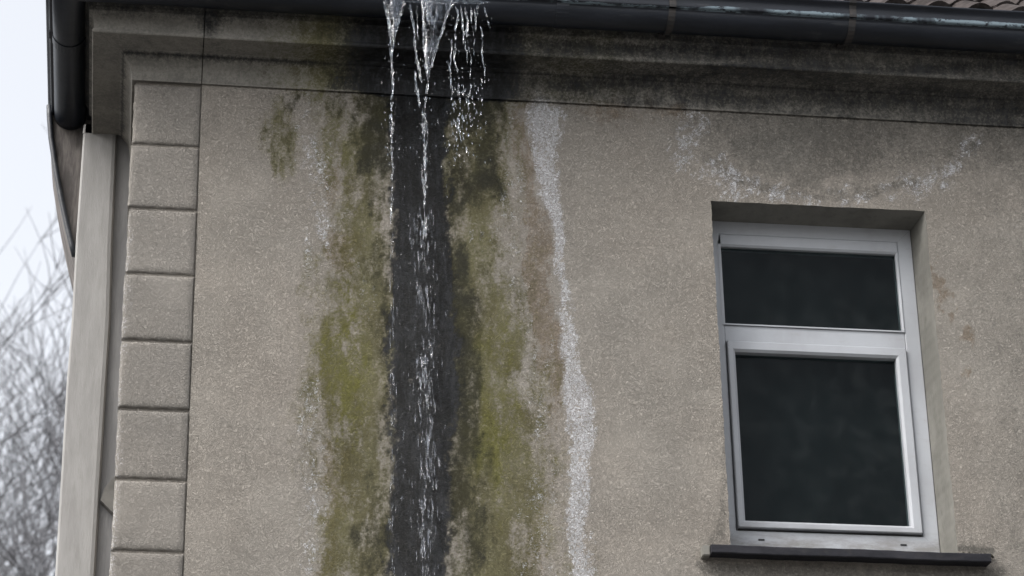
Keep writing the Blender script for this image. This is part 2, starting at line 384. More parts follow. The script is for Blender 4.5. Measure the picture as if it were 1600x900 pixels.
for i in range(nz-1):
    for j in range(nx-1):
        if ox0-1e-6 <= xs[j] and xs[j+1] <= ox1+1e-6 and oz0-1e-6 <= zs[i] and zs[i+1] <= oz1+1e-6: continue
        a = i*nx+j; W.f.append((a, a+1, a+nx+1, a+nx))
XL, XE = xs[0], xs[-1]
wall = W.build('wall', M_wall, smooth=True, recalc=False)
# the rest of the shell (outside the picture): lower wall, right part, side and back walls
S = HB()
S.poly([(XL, .004, 0), (XR, .004, 0), (XR, .004, 6.1), (XL, .004, 6.1)])
S.poly([(XE, .003, 6.1), (XR, .003, 6.1), (XR, .003, ZTOP), (XE, .003, ZTOP)])
S.poly([(XC+.006, .0095, 0), (XC+.006, .85, 0), (XC+.006, .85, ZTOP+.1), (XC+.006, .0095, ZTOP+.1)])
S.poly([(XC+.006, .0095, 0), (XL+.001, .0095, 0), (XL+.001, .0095, ZTOP+.1), (XC+.006, .0095, ZTOP+.1)])     # bed of the quoin joints
S.poly([(XL, -.001, 6.1), (XL, .0095, 6.1), (XL, .0095, ZTOP), (XL, -.001, ZTOP)])
S.poly([(XR, 0, 0), (XR, 6, 0), (XR, 6, ZTOP), (XR, 0, ZTOP)])
S.poly([(-2.2, 6, 0), (XR, 6, 0), (XR, 6, ZTOP), (-2.2, 6, ZTOP)])
shell = S.build('wall', M_wall, recalc=False); 
# quoin blocks
for k, (zt, zb) in enumerate(zip([ZL-.008]+joints[1:], joints[1:]+[.05])):
    if zt < 5.6: break
    q = HB(); rg = random.Random(k)
    x0, x1, z0, z1 = XC+rg.uniform(-.003, .003), XQ+.0035, zb+.0058, zt-.0058
    yf = -.004+rg.uniform(-.002, .002)
    # dense front face so that edges are not ruler straight
    n1, n2 = 26, 28; c = .011
    def ring(u, v):
        return x0+(x1-x0)*u, z0+(z1-z0)*v
    idx = {}
    for a in range(n1+1):
        for b in range(n2+1):
            u, v = a/n1, b/n2
            u = min(max((u*(1+.0)), 0), 1)
            X, Z = ring(u, v)
            e = min(min(X-x0, x1-X)*1.0, min(Z-z0, z1-Z))
            X += .0022*math.sin(Z*60+k)*(1 if a in (0, n1) else 0); Z += .002*math.sin(X*70+k*2)*(1 if b in (0, n2) else 0)
            yy = yf+(.010-yf if a in (0, n1) or b in (0, n2) else 0)
            if a in (1, n1-1) or b in (1, n2-1):
                yy = yf+.004
            # keep first ring close to the edge for a small chamfer
            if a == 1: X = x0+c*.45
            if a == n1-1: X = x1-c*.25
            if b == 1: Z = z0+c*.4
            if b == n2-1: Z = z1-c*.4
            if a == 2: X = x0+c*1.3
            if a == n1-2: X = x1-c*.7
            if b == 2: Z = z0+c*1.1
            if b == n2-2: Z = z1-c*1.1
            idx[a, b] = len(q.v); q.v.append((X, yy, Z))
    for a in range(n1):
        for b in range(n2): q.f.append((idx[a, b], idx[a+1, b], idx[a+1, b+1], idx[a, b+1]))
    # cheek on the side wall
    q.box(x0, x0+.012, .0205, .30, z0, z1)
    ob = q.build('quoin_block', M_quoin, recalc=False); paint(ob)
    for p in ob.data.polygons: p.use_smooth = len(p.vertices) == 4
paint(wall)

# window reveals (splayed a little) and lintel
fx0 = at(1121, 600, YF)[0]-.012; fx1 = (at(1421, 362, YF)[0]+at(1468, 860, YF)[0])/2; fz1 = at(1270, 353, YF)[1]; fz0 = at(1300, 855, YF)[1]
rv, rv2, rv3 = HB(), HB(), HB()
def stripq(p, q, n=60):
    (a, b), (c, d) = p, q
    for i in range(n):
        t, u = i/n, (i+1)/n
        L = lambda s, e, w: tuple(s[k]+(e[k]-s[k])*w for k in range(3))
        rv.poly([L(a, b, t), L(a, b, u), L(c, d, u), L(c, d, t)])
for i in range(len(zs)-1):
    if zs[i] < oz0-1e-6 or zs[i+1] > oz1+1e-6: continue
    for X, F in ((ox0, fx0), (ox1, fx1)):
        za, zb = zs[i], zs[i+1]; ja, jb = jitter(0, za, 1)*.6, jitter(0, zb, 1)*.6
        (rv if F == fx0 else rv2).poly([(X+ja, .0, za), (X+jb, .0, zb), (F, YF+.05, zb), (F, YF+.05, za)])
for j in range(len(xs)-1):
    if xs[j] < ox0-1e-6 or xs[j+1] > ox1+1e-6: continue
    a, b = xs[j], xs[j+1]
    fa, fb = [fx0+(fx1-fx0)*(t-ox0)/(ox1-ox0) for t in (a, b)]
    rv3.poly([(a, 0, oz1+jitter(a, 0, 2)*.5), (b, 0, oz1+jitter(b, 0, 2)*.5), (fb, YF+.05, fz1), (fa, YF+.05, fz1)])
rv.poly([(ox0, 0, oz0), (ox1, 0, oz0), (fx1, YF+.05, oz0), (fx0, YF+.05, oz0)])
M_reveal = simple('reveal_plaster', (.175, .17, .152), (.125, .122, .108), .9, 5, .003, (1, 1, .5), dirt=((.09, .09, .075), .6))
rv.build('reveal', M_reveal, smooth=True); rv2.build('reveal', M_reveal, smooth=True); rv3.build('reveal', M_reveal, smooth=True)

# ---- window
m = NT('white_plastic'); n1_ = m.noise(3, 5, .6, 0, (1, 1, .5)); n2_ = m.noise(30, 5, .7, 0, (.35, 1, 1))
colp = m.mix(m.ramp(n1_, .4, .7), (.375, .39, .415), (.32, .33, .35))
colp = m.mix(m.math('MULTIPLY', m.ramp(n2_, .56, .8), .5), colp, (.27, .265, .25))
zsep = m.n.new('ShaderNodeSeparateXYZ'); m.l.new(m.co, zsep.inputs[0])
low = m.ramp(zsep.outputs[2], fz0+.14, fz0-.01)
colp = m.mix(m.math('MULTIPLY', m.math('MULTIPLY', low, m.ramp(m.noise(14, 5, .7, 0, (.5, 1, 1.6), 3), .33, .66)), .75), colp, (.17, .16, .145))
m.set('Base Color', colp); m.set('Roughness', .5); m.set('Specular IOR Level', .25); m.set('Normal', m.bump(m.noise(160, 3), .0004, .4))
M_pvc = m.m
M_gasket = simple('black_gasket', (.012, .012, .013), (.02, .02, .02), .7)
m = NT('dark_glass')
tr = m.n.new('ShaderNodeBsdfTransparent'); tr.inputs[0].default_value = (.55, .6, .6, 1)
gl = m.n.new('ShaderNodeBsdfGlossy'); gl.inputs['Roughness'].default_value = .06; gl.inputs[0].default_value = (.9, .95, 1, 1)
df = m.n.new('ShaderNodeBsdfDiffuse')
df.inputs[0].default_value = (.14, .15, .15, 1)
mx1 = m.n.new('ShaderNodeMixShader'); mx2 = m.n.new('ShaderNodeMixShader')
dn = m.math('ADD', m.math('MULTIPLY', m.ramp(m.noise(9, 6, .75), .4, .75), .05), m.math('MULTIPLY', m.ramp(m.noise(45, 4, .7, seed=4), .6, .75), .05))
m.l.new(dn, mx1.inputs[0]); m.l.new(tr.outputs[0], mx1.inputs[1]); m.l.new(df.outputs[0], mx1.inputs[2])
mx2.inputs[0].default_value = .007
m.l.new(mx1.outputs[0], mx2.inputs[1]); m.l.new(gl.outputs[0], mx2.inputs[2]); m.l.new(mx2.outputs[0], m.out.inputs[0])
M_glass = m.m
M_room = simple('dark_room', (.020, .026, .028), (.009, .012, .013), .95, 2.5, .002, (1.5, 1, .5))  # dark colour standing in for the unlit room

def ringbox(b, o, i, yf, yb, bev=.006, bi=None):
    """mitred rectangular ring; o,i = (x0,x1,z0,z1); the inner edge slopes back"""
    bi = bev if bi is None else bi
    O = [(o[0], o[2]), (o[1], o[2]), (o[1], o[3]), (o[0], o[3])]; I = [(i[0], i[2]), (i[1], i[2]), (i[1], i[3]), (i[0], i[3])]
    sgn = [(1, 1), (-1, 1), (-1, -1), (1, -1)]
    lv = []
    for k in range(4):
        (ax, az), (bx, bz), (sx, sz) = O[k], I[k], sgn[k]
        lv.append([(ax, yb, az), (ax, yf+bev*.7, az), (ax+sx*bev*.7, yf, az+sz*bev*.7), (bx-sx*bi, yf, bz-sz*bi), (bx, yf+bi*.9, bz), (bx, yb, bz)])
    for k in range(4):
        A, B_ = lv[k], lv[(k+1) % 4]
        for t in range(5): b.poly([A[t], B_[t], B_[t+1], A[t+1]])
def avg(pa, pb, ax, y): return (at(*pa, y)[ax]+at(*pb, y)[ax])/2
ug = (avg((1125, 384), (1131, 507), 0, YF), avg((1400, 397), (1409, 518), 0, YF), avg((1131, 507), (1409, 518), 1, YF), avg((1125, 384), (1400, 397), 1, YF))
lg = (avg((1148, 551), (1164, 815), 0, YF), avg((1399, 561), (1423, 823), 0, YF), avg((1164, 815), (1423, 823), 1, YF), avg((1148, 551), (1399, 561), 1, YF))
ls = (avg((1136, 540), (1151, 826), 0, YF), avg((1414, 545), (1442.5, 836), 0, YF), avg((1151, 827), (1442, 836), 1, YF), avg((1137, 535), (1414, 545), 1, YF))
ut = (ls[0], ls[1]-.002, avg((1131, 507), (1409, 518), 1, YF)-.0, avg((1125, 366), (1414, 380), 1, YF))
FO = (fx0-.03, fx1+.004, fz0-.02, fz1+.004)
wf = HB()
xa, xb = ls[0]-.004, ls[1]+.004
# outer frame: jambs, head, bottom rail and the transom, built as two mitred rings sharing the transom
zt0, zt1 = ls[3]+.003, ug[2]-.0
ringbox(wf, FO, (xa, xb, ls[2]-.006, ut[3]), YF, YF+.07, .005)
win = wf.build('window', M_pvc)
fr = HB(); fr.box(xa-.001, xb+.001, YF+.004, YF+.065, zt0, zt1)
fr.build('transom', M_pvc, win, bevel=.004)
us = HB(); ringbox(us, (xa+.0008, xb-.0008, zt1+.001, ut[3]-.0008), (ug[0], ug[1], ug[2]+.006, ug[3]), YF-.004, YF+.055, .004, .010)
us.build('upper_sash', M_pvc, win)
lo = HB(); ringbox(lo, (ls[0]+.002, ls[1]-.002, ls[2]+.002, ls[3]-.002), lg, YF-.018, YF+.05, .006, .012)
lo.build('lower_sash', M_pvc, win)
# gasket gap under the opening sash and mitre joints
gk = HB(); gk.box(ls[0]+.004, ls[1]-.004, YF+.004, YF+.045, ls[2]-.007, ls[2]+.003)
for sgn, (x, z), (u, v) in ((1, (ls[0]+.003, ls[2]+.003), (lg[0]-.012, lg[2]-.012)), (1, (ls[1]-.003, ls[2]+.003), (lg[1]+.012, lg[2]-.012)), (1, (ls[1]-.003, ls[3]-.003), (lg[1]+.012, lg[3]+.012)), (1, (ls[0]+.003, ls[3]-.003), (lg[0]-.012, lg[3]+.012))):
    mj = HB(); mj.tube([(x, YF-.0172, z), (u, YF-.0172, v)], .0009, 4); mj.build('mitre_joint', M_gasket, win)
for (x, z), (u, v) in (((fx0, fz0), (xa-.006, ls[2]-.012)), ((fx1-.004, fz0+.004), (xb+.006, ls[2]-.012)), ((fx1-.002, fz1-.004), (xb+.006, ut[3]+.006))):
    mj = HB(); mj.tube([(x, YF+.0007, z), (u, YF+.0007, v)], .0009, 4); mj.build('mitre_joint', M_gasket, win)
gk.build('gasket', M_gasket, win)
for r_ in (ug, lg):
    gp = HB(); gp.box(r_[0]-.006, r_[1]+.006, YF+.022, YF+.027, r_[2]-.006+(.006 if r_ is ug else 0), r_[3]+.006)
    gp.build('glass_pane', M_glass, win)
rm = HB(); rm.box(ox0-.1, ox1+.1, YF+.12, YF+.16, oz0-.1, oz1+.1)
rm.build('room_backing', M_room, win)  # flat dark sheet added behind the glass for the unlit room
for pp in ((1190, 843.5), (1412, 851.5)):
    x, z = at(*pp, YF); ds = HB()
    ds.box(x-.016, x+.014, YF-.0035, YF+.002, z-.004, z+.004)
    ds.build('drain_slot', M_gasket, win, bevel=.0012)
# ---- sill
YS = -.075
sx0, sz = at(1111, 850, YS); sx1, sz2 = at(1548, 866, YS); szt = (sz+sz2)/2; szb = (at(1111, 863.5, YS)[1]+at(1548, 878.5, YS)[1])/2
s = HB()
nseg = 40
for k in range(nseg):
    a = sx0+(sx1-sx0)*k/nseg; b_ = sx0+(sx1-sx0)*(k+1)/nseg
    dz = lambda x: .0012*math.sin(x*9)+.0007*math.sin(x*41)
    pr = [(YS, szt), (YS-.003, szt-.004), (YS-.003, szb+.004), (YS, szb), (YS+.012, szb-.001), (YS+.014, szb+.012), (YS+.02, szb+.012), (YS+.022, szb+.002), (YF+.03, szb+.03), (YF+.03, szt+.03)]
    ia = [(a, y, z+dz(a)) for y, z in pr]; ib = [(b_, y, z+dz(b_)) for y, z in pr]
    for t in range(len(pr)): s.poly([ia[t], ib[t], ib[(t+1) % len(pr)], ia[(t+1) % len(pr)]])
    if k == 0: s.poly(ia[::-1])
    if k == nseg-1: s.poly(ib)
M_sill = simple('slate_sill', (.012, .0125, .016), (.026, .026, .031), .85, 12, .0012, (.4, 1, 1), spec=.2, dirt=((.04, .038, .036), .5))
s.build('sill', M_sill, win)
cmn = HB(); cmn.box(sx0-.036, sx0-.001, -.055, .04, szb-.004, szt+.006)
cmn.build('mortar', M_reveal, win, bevel=.004); cmn = HB()
for k in range(9):
    rg = random.Random(k*7+1); x = sx0-.02+rg.uniform(-.02, .1); cmn.box(x, x+rg.uniform(.008, .02), -.012, .01, szt+rg.uniform(-.004, 0), szt+rg.uniform(.008, .016)); cmn.build('mortar_crumb', M_reveal, win, bevel=.003); cmn = HB()
mo = HB()
for k in range(26):
    rg = random.Random(k+50); x = at(1497, 862)[0]+rg.random()**.8*.155; w = rg.uniform(.006, .02)
    mo.tube([(x-w, -.008, szt+.012), (x, -.014, szt+.014+rg.uniform(.002, .008)), (x+w, -.008, szt+.012)], [w*.3, w*.7, w*.3], 6)
mo.build('moss', simple('dark_moss', (.02, .018, .012), (.045, .04, .03), .95, 60), win, smooth=True)

# ------------------------------------------------------------------ cornice: profile (projection, height above wall line)
PROF = [(-.02, .006), (.012, .0), (.015, .012), (.018, .045), (.026, .075), (.041, .10), (.060, .118), (.060, .128), (.075, .138), (.14, .140), (.198, .138), (.206, .136), (.211, .141), (.211, .149), (.2065, .154), (.203, .168), (.203, .20), (.206, .222), (.214, .236), (.226, .243), (.230, .247), (.230, .275), (.238, .29), (.255, .305), (.262, .31), (.262, .36), (-.02, .36)]
YB = .74
def sweep(b, prof, path_, cap0=True, cap1=True, z0=ZL, wob=0.0):
    """path_ = list of functions o -> (x, y)"""
    rows = []
    for pf in path_:
        i = len(b.v)
        for (o, z) in prof:
            x, y = pf(o); dz = wob*(math.sin(x*2.1+y)+.5*math.sin(x*7+1)); b.v.append((x, y, z0+z+dz))
        rows.append(i)
    n = len(prof)
    for A, B_ in zip(rows, rows[1:]):
        for t in range(n): b.f.append((A+t, A+(t+1) % n, B_+(t+1) % n, B_+t))
    if cap0: b.f.append(tuple(rows[0]+t for t in range(n)))
    if cap1: b.f.append(tuple(rows[-1]+t for t in range(n))[::-1])
XJ = at(315, 132)[0]
c = HB(); fr_ = [(lambda x: (lambda o: (x, -o)))(x) for x in np.arange(XR, XJ+.003, -.018)]+[lambda o: (XJ+.0025, -o)]
sweep(c, PROF, fr_, wob=.0012); k1 = c.build('cornice', M_cornice); paint(k1)
c = HB(); fr_ = [(lambda x: (lambda o: (x, -o)))(x) for x in np.linspace(XJ-.0025, XC+.02, 14)]
# mitre
fr_ += [lambda o: (XC-o, -o)]+[(lambda y: (lambda o: (XC-o, y)))(y) for y in np.linspace(.02, YB, 30)]
sweep(c, PROF, fr_, wob=.0008); k2 = c.build('cornice', M_cornice); paint(k2)

# ------------------------------------------------------------------ set-back wing on the left
M_pil = simple('painted_pilaster', (.275, .27, .262), (.215, .21, .203), .8, 5, .002, (3, 3, .5), dirt=((.19, .185, .175), .5), lo=.3, hi=.7)
PY = YB
def L2(pa, pb, n, y): return [at(pa[0]+(pb[0]-pa[0])*k/n, pa[1]+(pb[1]-pa[1])*k/n, y) for k in range(n+1)]
zt_ = ZL+.14
le = [(131, 195), (119, 370), (112, 500), (104, 600), (95, 750), (86, 900), (70, 1160)]
ri = [(184, 195), (176, 370), (172.5, 500), (166, 600), (157, 750), (148.5, 900), (134, 1160)]
p = HB(); rows = []
pts = []
for a, b_ in zip(le, ri):
    (xl, zl_), (xr, zr_) = at(*a, PY), at(*b_, PY); z = (zl_+zr_)/2
    pts.append((xl, xr, z))
pts.insert(0, (pts[0][0]-.004, pts[0][1]+.003, zt_)); pts.append((pts[-1][0], pts[-1][1], 0))
for xl, xr, z in pts:
    i = len(p.v); c_ = .010
    sec = [(xl, PY+.26), (xl, PY+c_), (xl+c_*.35, PY+c_*.35), (xl+c_, PY), (xr-c_*2.4, PY), (xr-c_*.8, PY+c_*.5), (xr, PY+c_*2.2), (xr, PY+.26)]
    p.v += [(x, y, z) for x, y in sec]; rows.append(i)
for A, B_ in zip(rows, rows[1:]):
    for t in range(8): p.f.append((A+t, A+(t+1) % 8, B_+(t+1) % 8, B_+t))
p.build('pilaster', M_pil)
sb = HB(); sb.box(-1.96, XC+.02, PY+.035, PY+.14, 0, ZL+.15)
sb.build('wall', simple('setback_render', (.20, .197, .195), (.135, .134, .134), .9, 5, .003, (2, 2, .3)))
# sloping bracket stub behind the pilaster
br = HB(); a_, b_, c_, d_ = at(157, 783, PY+.02), at(185, 735, PY+.02), at(187, 800, PY+.02), at(160, 795, PY+.02)
i = len(br.v); poly = [at(157, 786, PY+.03), at(163, 768, PY+.03), at(176, 752, PY+.03), at(190, 748, PY+.03), at(190, 812, PY+.03), at(175, 805, PY+.03)]
for y in (PY-.01, PY+.05): br.v += [(x, y, z) for x, z in poly]
br.f += [tuple(range(i, i+6)), tuple(range(i+6, i+12))[::-1]]+[(i+t, i+(t+1) % 6, i+6+(t+1) % 6, i+6+t) for t in range(6)]
br.build('wall_bracket', simple('grimy_bracket', (.13, .125, .115), (.08, .078, .072), .9))
# curved gable end behind
cv = [(78, 165), (78.5, 180), (81, 215), (87, 255), (93, 290), (99, 320), (106, 352), (113, 382), (118, 400)]
M_verge = simple('stained_verge', (.15, .135, .125), (.06, .053, .05), .85, 6, .003, (3, 3, .5), lo=.35, hi=.6)
cg = HB(); YV = PY+.14
for (q0, q1) in zip(cv, cv[1:]):
    a, b_ = at(*q0, YV), at(*q1, YV); w0, w1 = .26, .26
    for (f0, f1, y0, y1) in ((0, 1, 0, 0),):
        A = [(a[0], YV, a[1]), (b_[0], YV, b_[1]), (b_[0]+max(.02, -2.02-b_[0]), YV+.02, b_[1]), (a[0]+max(.02, -2.0-a[0]), YV+.02, a[1])]
        cg.poly(A); cg.poly([A[0], A[1], (A[1][0], YV+.5, A[1][2]), (A[0][0], YV+.5, A[0][2])])
a = at(*cv[0], YV); cg.poly([(a[0]+.003, YV+.03, a[1]-.05), (-1.9, YV+.03, a[1]-.35), (-1.9, YV+.03, a[1]+.1), (a[0]+.003, YV+.03, a[1]+.1)])
cg.build('gable_verge', M_verge)
ce = HB(); ce.tube([(at(*q, YV-.012)[0]-.004, YV-.012, at(*q, YV-.012)[1]) for q in cv], .015, 6)
M_metal = simple('tarred_zinc', (.005, .007, .011), (.012, .015, .021), .5, 7, .0012, (.35, .35, 2), spec=.5, dirt=((.07, .072, .07), .35))
ce.build('verge_flashing', M_metal, smooth=True)

# ------------------------------------------------------------------ gutter
m = NT('gutter_zinc')
base = m.mix(m.ramp(m.noise(6, 6, .65, .2, (.3, .3, 2)), .35, .68), (.004, .006, .010), (.012, .015, .022))
base = m.mix(m.math('MULTIPLY', m.ramp(m.noise(22, 5, .7, 0, (.25, .25, 1.5), 4), .56, .74), .35), base, (.06, .062, .064))
sp = m.n.new('ShaderNodeSeparateXYZ'); m.l.new(m.co, sp.inputs[0])
gz = ZL+.32
e = m.math('MULTIPLY', m.noise(26, 5, .7, 0, (.7, 1, 1.4), 7), .020)
top = m.ramp(sp.outputs[0], .75, 1.05, gz+.0085, gz+.0265)
inb = m.math('MULTIPLY', m.math('GREATER_THAN', sp.outputs[2], gz-.003), m.math('LESS_THAN', sp.outputs[2], m.math('SUBTRACT', m.math('ADD', top, .004), e)))
fade = m.math('MULTIPLY', m.ramp(m.noise(5, 4, .6, 0, (1, 1, .1), 9), .36, .5), m.ramp(sp.outputs[0], -.3, 0.0))
fade = m.math('MULTIPLY', fade, m.math('LESS_THAN', sp.outputs[1], -.395))
flake = m.math('GREATER_THAN', m.noise(60, 5, .7, 0, (.5, 1, 1), 2), .43)
base = m.mix(m.math('MULTIPLY', m.math('MULTIPLY', inb, fade), flake), base, (.13, .17, .195))
m.set('Base Color', base); m.set('Roughness', .4); m.set('Specular IOR Level', .35)
m.set('Normal', m.bump(m.noise(30, 5, .7, 0, (.5, .5, 1.5)), .002, .7))
M_gutter = m.m
go, r = .33, .08
outer = [(go-r, .075), (go-r, .03)]+[(go+r*math.cos(t), r*math.sin(t)) for t in np.linspace(math.pi, 2*math.pi, 15)]
outer += [(go+.088, -.001), (go+.0945, .002), (go+.096, .010), (go+.094, .022), (go+.093, .045), (go+.099, .060), (go+.110, .068), (go+.116, .073), (go+.117, .080), (go+.110, .084)]
inner = [(go+.106, .078), (go+.096, .066), (go+.088, .046), (go+.088, .008)]+[(go+(r-.006)*math.cos(t), (r-.006)*math.sin(t)) for t in np.linspace(2*math.pi, math.pi, 10)]+[(go-r+.006, .075)]
GP = outer+inner
gp_path = [(lambda x: (lambda o: (x, -o)))(x) for x in np.arange(XR, XC, -.06)]+[lambda o: (XC-o, -o)]+[(lambda y: (lambda o: (XC-o, y)))(y) for y in np.linspace(.05, .90, 16)]
gt = HB(); sweep(gt, GP, gp_path, z0=gz, wob=.0015, cap0=True, cap1=True)
# closed end
ec = [(o, z) for o, z in outer[1:22]]
i = len(gt.v); gt.v += [(XC-o, .902, gz+z) for o, z in ec]; gt.f.append(tuple(range(i, i+len(ec))))
gut = gt.build('gutter', M_gutter)
for p_ in gut.data.polygons: p_.use_smooth = len(p_.vertices) == 4
M_strap = simple('rusty_strap', (.022, .018, .016), (.012, .012, .013), .7, 30, .0012)
for px_ in (1051, 1333):
    X = at(px_, 20 if px_ < 1200 else 40, -go-r)[0]; sg = HB()
    pp = [(go+(r+.004)*math.cos(t), (r+.004)*math.sin(t)) for t in np.linspace(math.pi*1.12, 2*math.pi, 12)]+[(go+.099, .0), (go+.101, .012), (go+.099, .045), (go+.105, .062), (go+.119, .070), (go+.123, .082)]
    for dx0, dx1, dd in ((-.017, .017, 0),):
        A = []; 
        for k, (o, z) in enumerate(pp):
            sh = -.018*(1-min(1, k/11)); A.append([(X+dx0+sh, -o, gz+z), (X+dx1+sh, -o, gz+z), (X+dx1+sh, -o+.004, gz+z), (X+dx0+sh, -o+.004, gz+z)])
        for P, Q in zip(A, A[1:]):
            for t in range(4): sg.poly([P[t], P[(t+1) % 4], Q[(t+1) % 4], Q[t]])
        sg.poly(A[0]); sg.poly(A[-1][::-1])
    # tail of the strap, screwed to the cornice
    o0, z0 = pp[0]; sg.box(X-.045, X-.012, -o0-.02, -.225, gz+z0-.03, gz+z0-.002)
    sg.tube([(X-.028, -.262, gz-.055), (X-.028, -.236, gz-.055)], .008, 8)
    sg.build('gutter_strap', M_strap, gut)
# joint sleeves of the gutter
for X in (at(880, 10, -go-r)[0],):
    jl = HB(); jp = [(go+(r+.003)*math.cos(t), (r+.003)*math.sin(t)) for t in np.linspace(math.pi, 2*math.pi, 15)]+[(go+.098, .001), (go+.099, .012), (go+.096, .045)]
    jp2 = [(o-.002, z+.001) for o, z in jp[::-1]]
    sweep(jl, jp+jp2, [lambda o: (X+.03, -o), lambda o: (X-.03, -o)], z0=gz)
    jl.build('gutter_sleeve', M_gutter, gut)
jl = HB(); sweep(jl, jp+jp2, [lambda o: (XC-o, .10), lambda o: (XC-o, .16)], z0=gz); jl.build('gutter_sleeve', M_gutter, gut)
# fascia behind the gutter
fa = HB(); fa.box(XC-.24, XR, -.245, -.2, ZL+.31, ZL+.42); fa.box(XC-.245, XC-.2, -.2, .9, ZL+.31, ZL+.42)
fa.build('fascia', M_metal)

# ------------------------------------------------------------------ roof (pantiles), only the eaves course shows above the gutter
M_tile = simple('clay_tiles', (.018, .015, .014), (.05, .043, .042), .95, 5, .004, (1, 1, 1), spec=.12, dirt=((.06, .05, .048), .8))
rf = HB(); pitch = R(40); nxr = 420; xs_ = np.linspace(XC-.30, XR, nxr); tl = .30; rows = 14
rg = random.Random(5); T = .215
for k in range(rows):
    s0, s1 = k*tl-.0, (k+1)*tl+.05
    idxs = []
    for (sd, hh) in ((s0, .030), (s0, .055), (s1, .030)):
        row = []
        for x in xs_:
            ti = math.floor((x+10)/T); u = ((x+10)/T) % 1
            rr = random.Random(ti*31+k); dd = rr.uniform(-.014, .014); hz = rr.uniform(-.006, .008)
            wv = .034*max(0, math.sin(math.pi*min(1, u/.62)))**.8 - .012*math.sin(math.pi*max(0, (u-.62)/.38))
            ss_ = sd+dd*(sd == s0)
            y = -.345+ss_*math.cos(pitch); z = ZL+.388+ss_*math.sin(pitch)
            h_ = hh+wv+hz
            row.append(len(rf.v)); rf.v.append((x, y-math.sin(pitch)*h_, z+math.cos(pitch)*h_))
        idxs.append(row)
    for A, B_ in zip(idxs, idxs[1:]):
        for t in range(nxr-1): rf.f.append((A[t], A[t+1], B_[t+1], B_[t]))
rf.build('roof', M_tile, recalc=False)
ru = HB(); ru.poly([(XC-.3, -.30, ZL+.40), (XR, -.30, ZL+.40), (XR, 2.9, ZL+3.1), (XC-.3, 2.9, ZL+3.1)]); ru.poly([(XC-.3, 2.9, ZL+3.1), (XR, 2.9, ZL+3.1), (XR, 6.1, ZL+.40), (XC-.3, 6.1, ZL+.40)])
gw = HB(); gw.poly([(XC-.28, -.28, ZL+.40), (XC-.28, 2.9, ZL+3.07), (XC-.28, 6.1, ZL+.40)]); gw.build('gable_wall', M_smooth, recalc=False); ru.poly([(XC-.3, .85, ZL+.39), (XC, .85, ZL+.39), (XC, 6, ZL+.39), (XC-.3, 6, ZL+.39)])
ru.build('roof', M_metal, recalc=False)

# ------------------------------------------------------------------ overflowing water
def water_mat(name, alpha0, alpha1, foam_amt, fcol, sc=(1, 1, .45), ns=70):
    m = NT(name)
    m.set('Base Color', (.93, .96, 1, 1)); m.set('Transmission Weight', 1.0); m.set('IOR', 1.33); m.set('Roughness', .08)
    foam = m.n.new('ShaderNodeBsdfPrincipled'); foam.inputs['Base Color'].default_value = (*fcol, 1); foam.inputs['Roughness'].default_value = .3; foam.inputs['Specular IOR Level'].default_value = .4
    ms = m.n.new('ShaderNodeMixShader'); m.l.new(m.ramp(m.noise(ns, 4, .7, 1.0, sc), .42, .70, .0, foam_amt), ms.inputs[0])
    m.l.new(m.b.outputs[0], ms.inputs[1]); m.l.new(foam.outputs[0], ms.inputs[2])
    tr = m.n.new('ShaderNodeBsdfTransparent'); m2 = m.n.new('ShaderNodeMixShader')
    m.l.new(m.ramp(m.noise(ns*.6, 4, .75, 1.4, sc, 9), .36, .66, alpha0, alpha1), m2.inputs[0])
    m.l.new(tr.outputs[0], m2.inputs[1]); m.l.new(ms.outputs[0], m2.inputs[2]); m.l.new(m2.outputs[0], m.out.inputs[0])
    m.set('Normal', m.bump(m.noise(110, 3, .6, .5, (1, 1, .5)), .004, .8))
    return m.m
M_water = water_mat('water', .2, .9, .6, (.28, .34, .41))
M_film = water_mat('water_film', .0, .62, .7, (.28, .33, .41), (1, 1, .22), 60)
M_trickle = water_mat('trickling_water', .1, .7, .6, (.30, .33, .39), (1, 1, .5), 50)
YW = -.432
rw = random.Random(11)
wat = empty('falling_water', (at(680, 60, YW)[0], YW, gz)); tag(wat, 'clear water streams spilling over the broken gutter down the black stain', 'water')
def strand(pts, w, gaps=0.0, seed=0, y0=0.0):
    """pts in photo px; w = (start, end) radius in px"""
    rg = random.Random(seed); b = HB()
    P = []
    for (a, c_) in zip(pts, pts[1:]):
        L = math.hypot(c_[0]-a[0], c_[1]-a[1]); n = max(2, int(L/3.0))
        for k in range(n): P.append((a[0]+(c_[0]-a[0])*k/n, a[1]+(c_[1]-a[1])*k/n))
    P.append(pts[-1]); N = len(P); wob = 0.0; rr = 1.0; cur = []; rad = []
    def flush():
        nonlocal cur, rad
        if len(cur) > 2:
            rad[0] *= .25; rad[-1] *= .25; b.tube(cur, rad, 8, flat=.75)
        cur, rad = [], []
    for k, (x, y) in enumerate(P):
        t = k/max(1, N-1); wob = wob*.8+rg.uniform(-.75, .75); rr = rr*.55+rg.uniform(.35, 1.5)*.45*1.05
        if rg.random() < .10: rr *= 1.6
        X, Z = at(x+wob, y, YW)
        cur.append((X, YW+y0+rg.uniform(-.004, .004), Z)); rad.append((w[0]+(w[1]-w[0])*t)/330*rr*.66)
        if rg.random() < gaps*t and len(cur) > 2: flush()
    flush()
    return b
